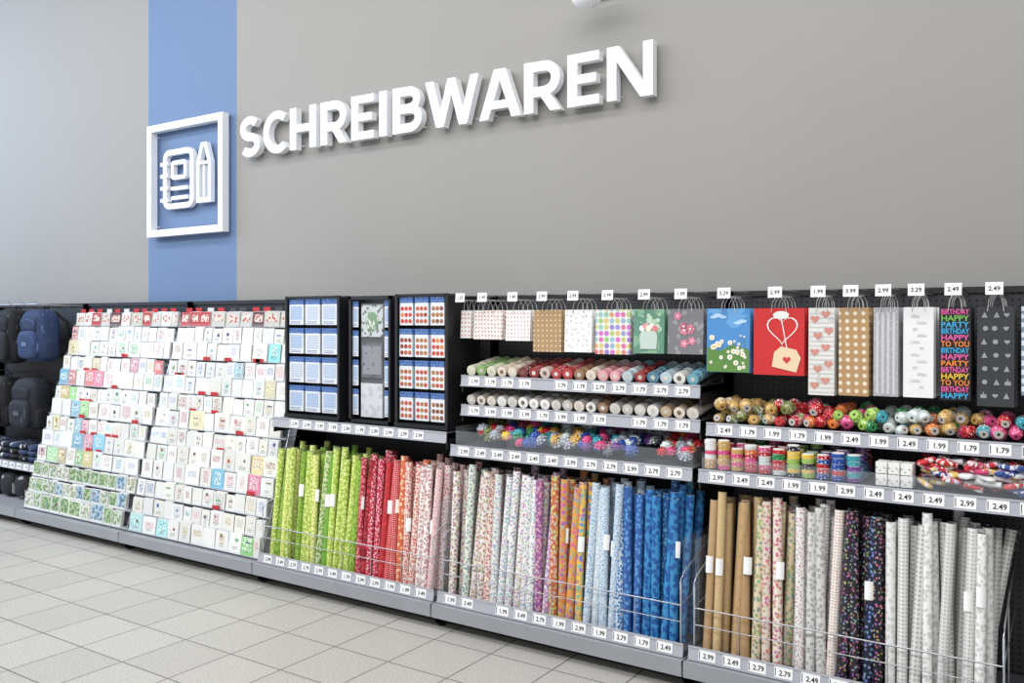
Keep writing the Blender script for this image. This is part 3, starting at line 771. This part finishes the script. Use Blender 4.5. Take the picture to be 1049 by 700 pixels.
# ------------------------------------------------------------ greeting cards
def hsv(h, s, v):
    c = colorsys.hsv_to_rgb(h, s, v); return lin((c[0]*255, c[1]*255, c[2]*255))
def cards(x0, x1, left):
    mb = MB(); rows = 13
    mb.add([(x0+.01, 3.57, .14), (x1-.01, 3.57, .14), (x1-.01, 3.975, 1.56), (x0+.01, 3.975, 1.56)], [(0, 1, 2, 3)], RAIL)
    for xx in ((x0+.008,) if left else ()) + (x1-.004,):
        mb.tube([(xx, 3.49, .13), (xx, 3.93, 1.60), (xx, 3.99, 1.60)], .004, CHROME)
        for k in range(rows):
            t = k/(rows-1); mb.tube([(xx, 3.485+.41*t, .15+.113*k), (xx, 3.60+.38*t, .15+.113*k)], .003, CHROME)
    for k in range(rows):
        t = k/(rows-1); y = 3.485+.405*t; z = .135+.1135*k
        mb.box(x0+.008, x1-.008, y-.004, y+.06, z, z+.004, RAIL)
        mb.box(x0+.008, x1-.008, y-.008, y-.005, z, z+.02, ACR)
        xx = x0+.012+U(0, .008)
        small = k in (1, 2, 5, 7, 9, 11)
        while xx < x1-.07:
            w = random.choice([.085, .095, .10, .112]) if small else random.choice([.105, .115, .12, .15])
            h = U(.096, .108) if small else U(.104, .124)
            if xx+w > x1-.01: w = x1-.012-xx
            f = (xx-x0)/(x1-x0); q = R(); nst = random.choice([2, 3, 4])
            v = int(U(218, 238)); base = C(v, v, v-random.choice([2, 4, 9]))
            inner = None
            if k == 12:
                base = random.choice([C(180, 48, 45), C(215, 215, 210), C(195, 192, 186), C(90, 55, 50), C(220, 215, 208), C(185, 190, 170)]); inner = (C(215, 205, 190), C(180, 60, 60), P(35, .3), .7, .5)
                h = .10
            elif left and k <= 2:
                g = random.choice([(C(170, 190, 150), C(95, 135, 80)), (C(175, 195, 205), C(90, 130, 160)), (C(195, 205, 190), C(120, 150, 95)), (C(215, 215, 205), C(150, 160, 130))])
                inner = (g[0], g[1], P(U(25, 45), .42, .05), .88, .85)
            elif (left and f < .4 and q < .45) or q < .06:
                hh_ = random.choice([.12, .14, .5, .55, .0, .95, .3]); base = hsv(hh_, U(.12, .45), U(.76, .92)); inner = (hsv(hh_, .15, .93), hsv(hh_, .5, .7), P(U(40, 70), .33, .2), U(.5, .85), U(.4, .8))
            elif q < .72:
                hh_ = random.choice([.0, .0, .97, .08, .12, .33, .5, .55, .62, .1])
                inner = (hsv(hh_, U(.02, .11), U(.84, .92)), hsv((hh_+U(-.1, .1)) % 1, U(.15, .45), U(.5, .78)), P(U(55, 100), U(.18, .34), .1), U(.4, .75), U(.3, .7))
            dip = U(0, .006)
            M = T(xx+w/2, y+dip, z+.004) @ RX(-U(4, 8)) @ RZ(U(-2, 2)) @ RY(U(-.8, .8)) @ T(-w/2, 0, 0)
            W_ = w-U(.004, .008)
            for s_ in range(nst):
                hs = h+s_*U(-.002, .004)
                mb.box(s_*.0008, W_, .006*s_, .006*s_+.003, 0, hs, PRINT, base if s_ % 2 == 0 else C(228, 227, 222), base, NOP, M, side=C(220, 220, 217))
            if inner:
                iw = W_*inner[3]; ih = h*inner[4]; cx = W_/2; cz = h*U(.52, .6); o = (R()*9, R()*9)
                cz = min(cz, h-ih/2-.003); cz = max(cz, ih/2+.002)
                pts = [(cx-iw/2, cz-ih/2), (cx+iw/2, cz-ih/2), (cx+iw/2, cz+ih/2), (cx-iw/2, cz+ih/2)]
                mb.add([(p[0], -.0006, p[1]) for p in pts], [(0, 1, 2, 3)], PRINT, [[(o[0]+p[0], o[1]+p[1]) for p in pts]], inner[0], inner[1], inner[2], M)
            if R() < .5 and k < 12:
                s = U(.006, .015); cx = W_*U(.35, .65); cz = h*U(.5, .75)
                cc = hsv(random.choice([0, .97, .0, .1, .12, .55, .62, .35, .6]), U(.2, .65), U(.35, .8))
                pts = random.choice([heart(cx, cz, s), disc(cx, cz, s), disc(cx, cz, s, 5), [(cx-s*1.6, cz-s*.3), (cx+s*1.6, cz-s*.3), (cx+s*1.6, cz+s*.3), (cx-s*1.6, cz+s*.3)]])
                mb.add([(p[0], -.0012, p[1]) for p in pts], [tuple(range(len(pts)))], PRINT, None, cc, cc, NOP, M)
                for q_ in range(2):
                    zl = h*(.28-.1*q_); lw = W_*U(.12, .25)
                    mb.add([(W_/2-lw, -.0012, zl), (W_/2+lw, -.0012, zl), (W_/2+lw, -.0012, zl+.003), (W_/2-lw, -.0012, zl+.003)], [(0, 1, 2, 3)], PRINT, None, C(130, 130, 135), WH, NOP, M)
            xx += w+U(.0, .003)
    n = 11
    for i in range(n):
        a = x0+.03+i*(x1-x0-.06)/n+U(0, .02)
        mb.box(a, a+.065, 3.925, 3.928, 1.60, 1.63, PRINT, random.choice([C(190, 38, 42), C(190, 38, 42), C(215, 215, 215), C(60, 60, 64)]), WH, NOP)
    for r_ in range(14):
        k = random.randint(2, 10); t = k/(rows-1); a = U(x0+.1, x1-.2)
        mb.box(a, a+.07, 3.474+.405*t, 3.477+.405*t, .137+.1135*k, .160+.1135*k, PRINT, C(190, 38, 45))
    return mb.build('greeting_card_display')
cards(EDG[2], EDG[3], True)
cards(EDG[3], EDG[4]+.01, False)

# ------------------------------------------------------------ backpacks
def backpack(x, y, z, w, h, d, c, acc, rot=0):
    mb = MB(); M = T(x, y, z) @ RZ(rot); k = C(14, 15, 18); zc = tuple(q*2.2+.02 for q in c[:3])+(1,)
    mb.sell(M, w/2, d/2, h/2, CLOTH, .55, 32, 20, c, acc, P(12, .06))
    mb.sell(M @ T(0, -d*.42, -h*.17), w*.39, d*.22, h*.27, CLOTH, .5, 28, 14, c, acc, P(12, .06))
    mb.sell(M @ T(0, -d*.38, h*.22), w*.36, d*.16, h*.14, CLOTH, .5, 28, 12, tuple(q*.75 for q in c[:3])+(1,), acc, NOP)
    def zip_(sw, sh, yo, zo, r=.003, col=k):
        pts = []
        for i in range(17):
            a = math.pi*i/16
            pts.append((sw*math.cos(a), yo, zo+sh*math.sin(a)**.6 if math.sin(a) > 0 else zo))
        mb.tube(pts, r, CLOTH, ca=col, M=M)
    zip_(w*.43, h*.36, -d*.34, h*.06, .005); zip_(w*.34, h*.19, -d*.60, -h*.15, .0045, zc); zip_(w*.30, h*.10, -d*.53, h*.2, .004, zc)
    mb.tube([(-.03, d*.25, h*.47), (-.03, d*.25, h*.53), (0, d*.25, h*.57), (.03, d*.25, h*.53), (.03, d*.25, h*.47)], .007, CLOTH, 8, k, M)
    for s_ in (-1, 1):
        mb.tube([(s_*w*.2, d*.4, h*.45), (s_*w*.42, d*.7, h*.25), (s_*w*.48, d*.75, -h*.1), (s_*w*.4, d*.45, -h*.42)], .014, CLOTH, 8, k, M)
        mb.sell(M @ T(s_*w*.46, 0, -h*.25), w*.09, d*.36, h*.2, CLOTH, .6, 16, 10, tuple(q*.7 for q in c[:3])+(1,), acc)
        mb.tube([(s_*w*.3, -d*.45, -h*.3), (s_*w*.3, -d*.5, h*.25)], .006, CLOTH, 6, k, M)
    mb.box(-w*.1, w*.1, -d*.665, -d*.63, -h*.2, -h*.12, CLOTH, acc, M=M)
    mb.tube([(0, d*.25, h*.56), (0, YB-y, h*.56)], .004, CHROME, M=M)
    return mb.build('backpack')
nav = C(38, 56, 94); bk = C(14, 16, 22)
backpack(-7.04, 3.77, 1.42, .34, .42, .2, nav, C(90, 110, 150))
backpack(-7.48, 3.77, 1.41, .33, .45, .2, bk, C(70, 75, 85))
backpack(-7.91, 3.77, 1.41, .33, .45, .2, C(24, 34, 58), C(60, 70, 85))
backpack(-7.14, 3.76, .87, .38, .42, .2, C(20, 23, 34), C(80, 85, 95))
backpack(-7.60, 3.76, .87, .34, .42, .2, bk, C(90, 90, 90))
backpack(-8.0, 3.76, .87, .34, .42, .2, C(28, 38, 62), C(90, 90, 90))
mb = MB()
for i in range(7):
    xx = -8.0+i*.2
    mb.tube([(xx, YB, 1.655), (xx, 3.62, 1.665), (xx, 3.6, 1.69)], .004, CHROME)
mb.tube([(-8.08, 3.62, 1.667), (-6.78, 3.62, 1.667)], .004, CHROME)
mb.build('display_hooks')
mb = MB()
for i in range(9):
    x = -8.0+i*.145; c = random.choice([C(28, 34, 54), C(40, 56, 95), C(170, 175, 190), C(20, 22, 28), C(60, 78, 115)])
    for k in range(3):
        mb.sell(T(x, 3.78, .445+k*.045) @ RZ(U(-6, 6)), .068, .12, .022, CLOTH, .45, 20, 8, random.choice([c, C(22, 26, 40), C(45, 58, 90)]), C(200, 200, 200), P(20, .12))
mb.build('folded_pencil_cases')
mb = MB()
for i in range(6):
    mb.sell(T(-7.95+i*.22, 3.74, .225), .1, .13, .095, CLOTH, .5, 20, 12, random.choice([C(20, 23, 32), C(34, 48, 78), C(28, 30, 36)]), C(150, 150, 150), P(10, .12))
mb.build('school_bags')

# ------------------------------------------------------------ lights
w = bpy.data.worlds.new('World'); sc.world = w; w.use_nodes = True
bg = w.node_tree.nodes['Background']; bg.inputs[0].default_value = (.95, .975, 1, 1); bg.inputs[1].default_value = .56
def area(name, loc, rot, sx_, sy_, e, col=(1, 1, 1)):
    l = bpy.data.lights.new(name, 'AREA'); l.shape = 'RECTANGLE'; l.size = sx_; l.size_y = sy_; l.energy = e; l.color = col
    o = bpy.data.objects.new(name, l); o.location = loc; o.rotation_euler = [math.radians(a) for a in rot]; sc.collection.objects.link(o); return o
area('ceiling_light_strip', (-5, 1.7, 4.7), (25, 0, 0), 12, .5, 165, (1, .99, .975))
area('ceiling_light_strip', (-4, -1.2, 4.7), (25, 0, 0), 14, .6, 360, (1, .99, .975))
area('daylight_left', (-11.5, 1.2, 3.9), (75, 0, -55), 3, 2.4, 200, (.42, .66, 1))

# ------------------------------------------------------------ camera
cam = bpy.data.cameras.new('cam'); co = bpy.data.objects.new('camera', cam); sc.collection.objects.link(co)
co.location = (0, 0, HC); co.rotation_euler = (math.radians(90), 0, math.radians(33.6))
cam.sensor_width = 36; cam.lens = 900/1049*36; cam.shift_y = -22/1049; cam.clip_end = 100
sc.camera = co
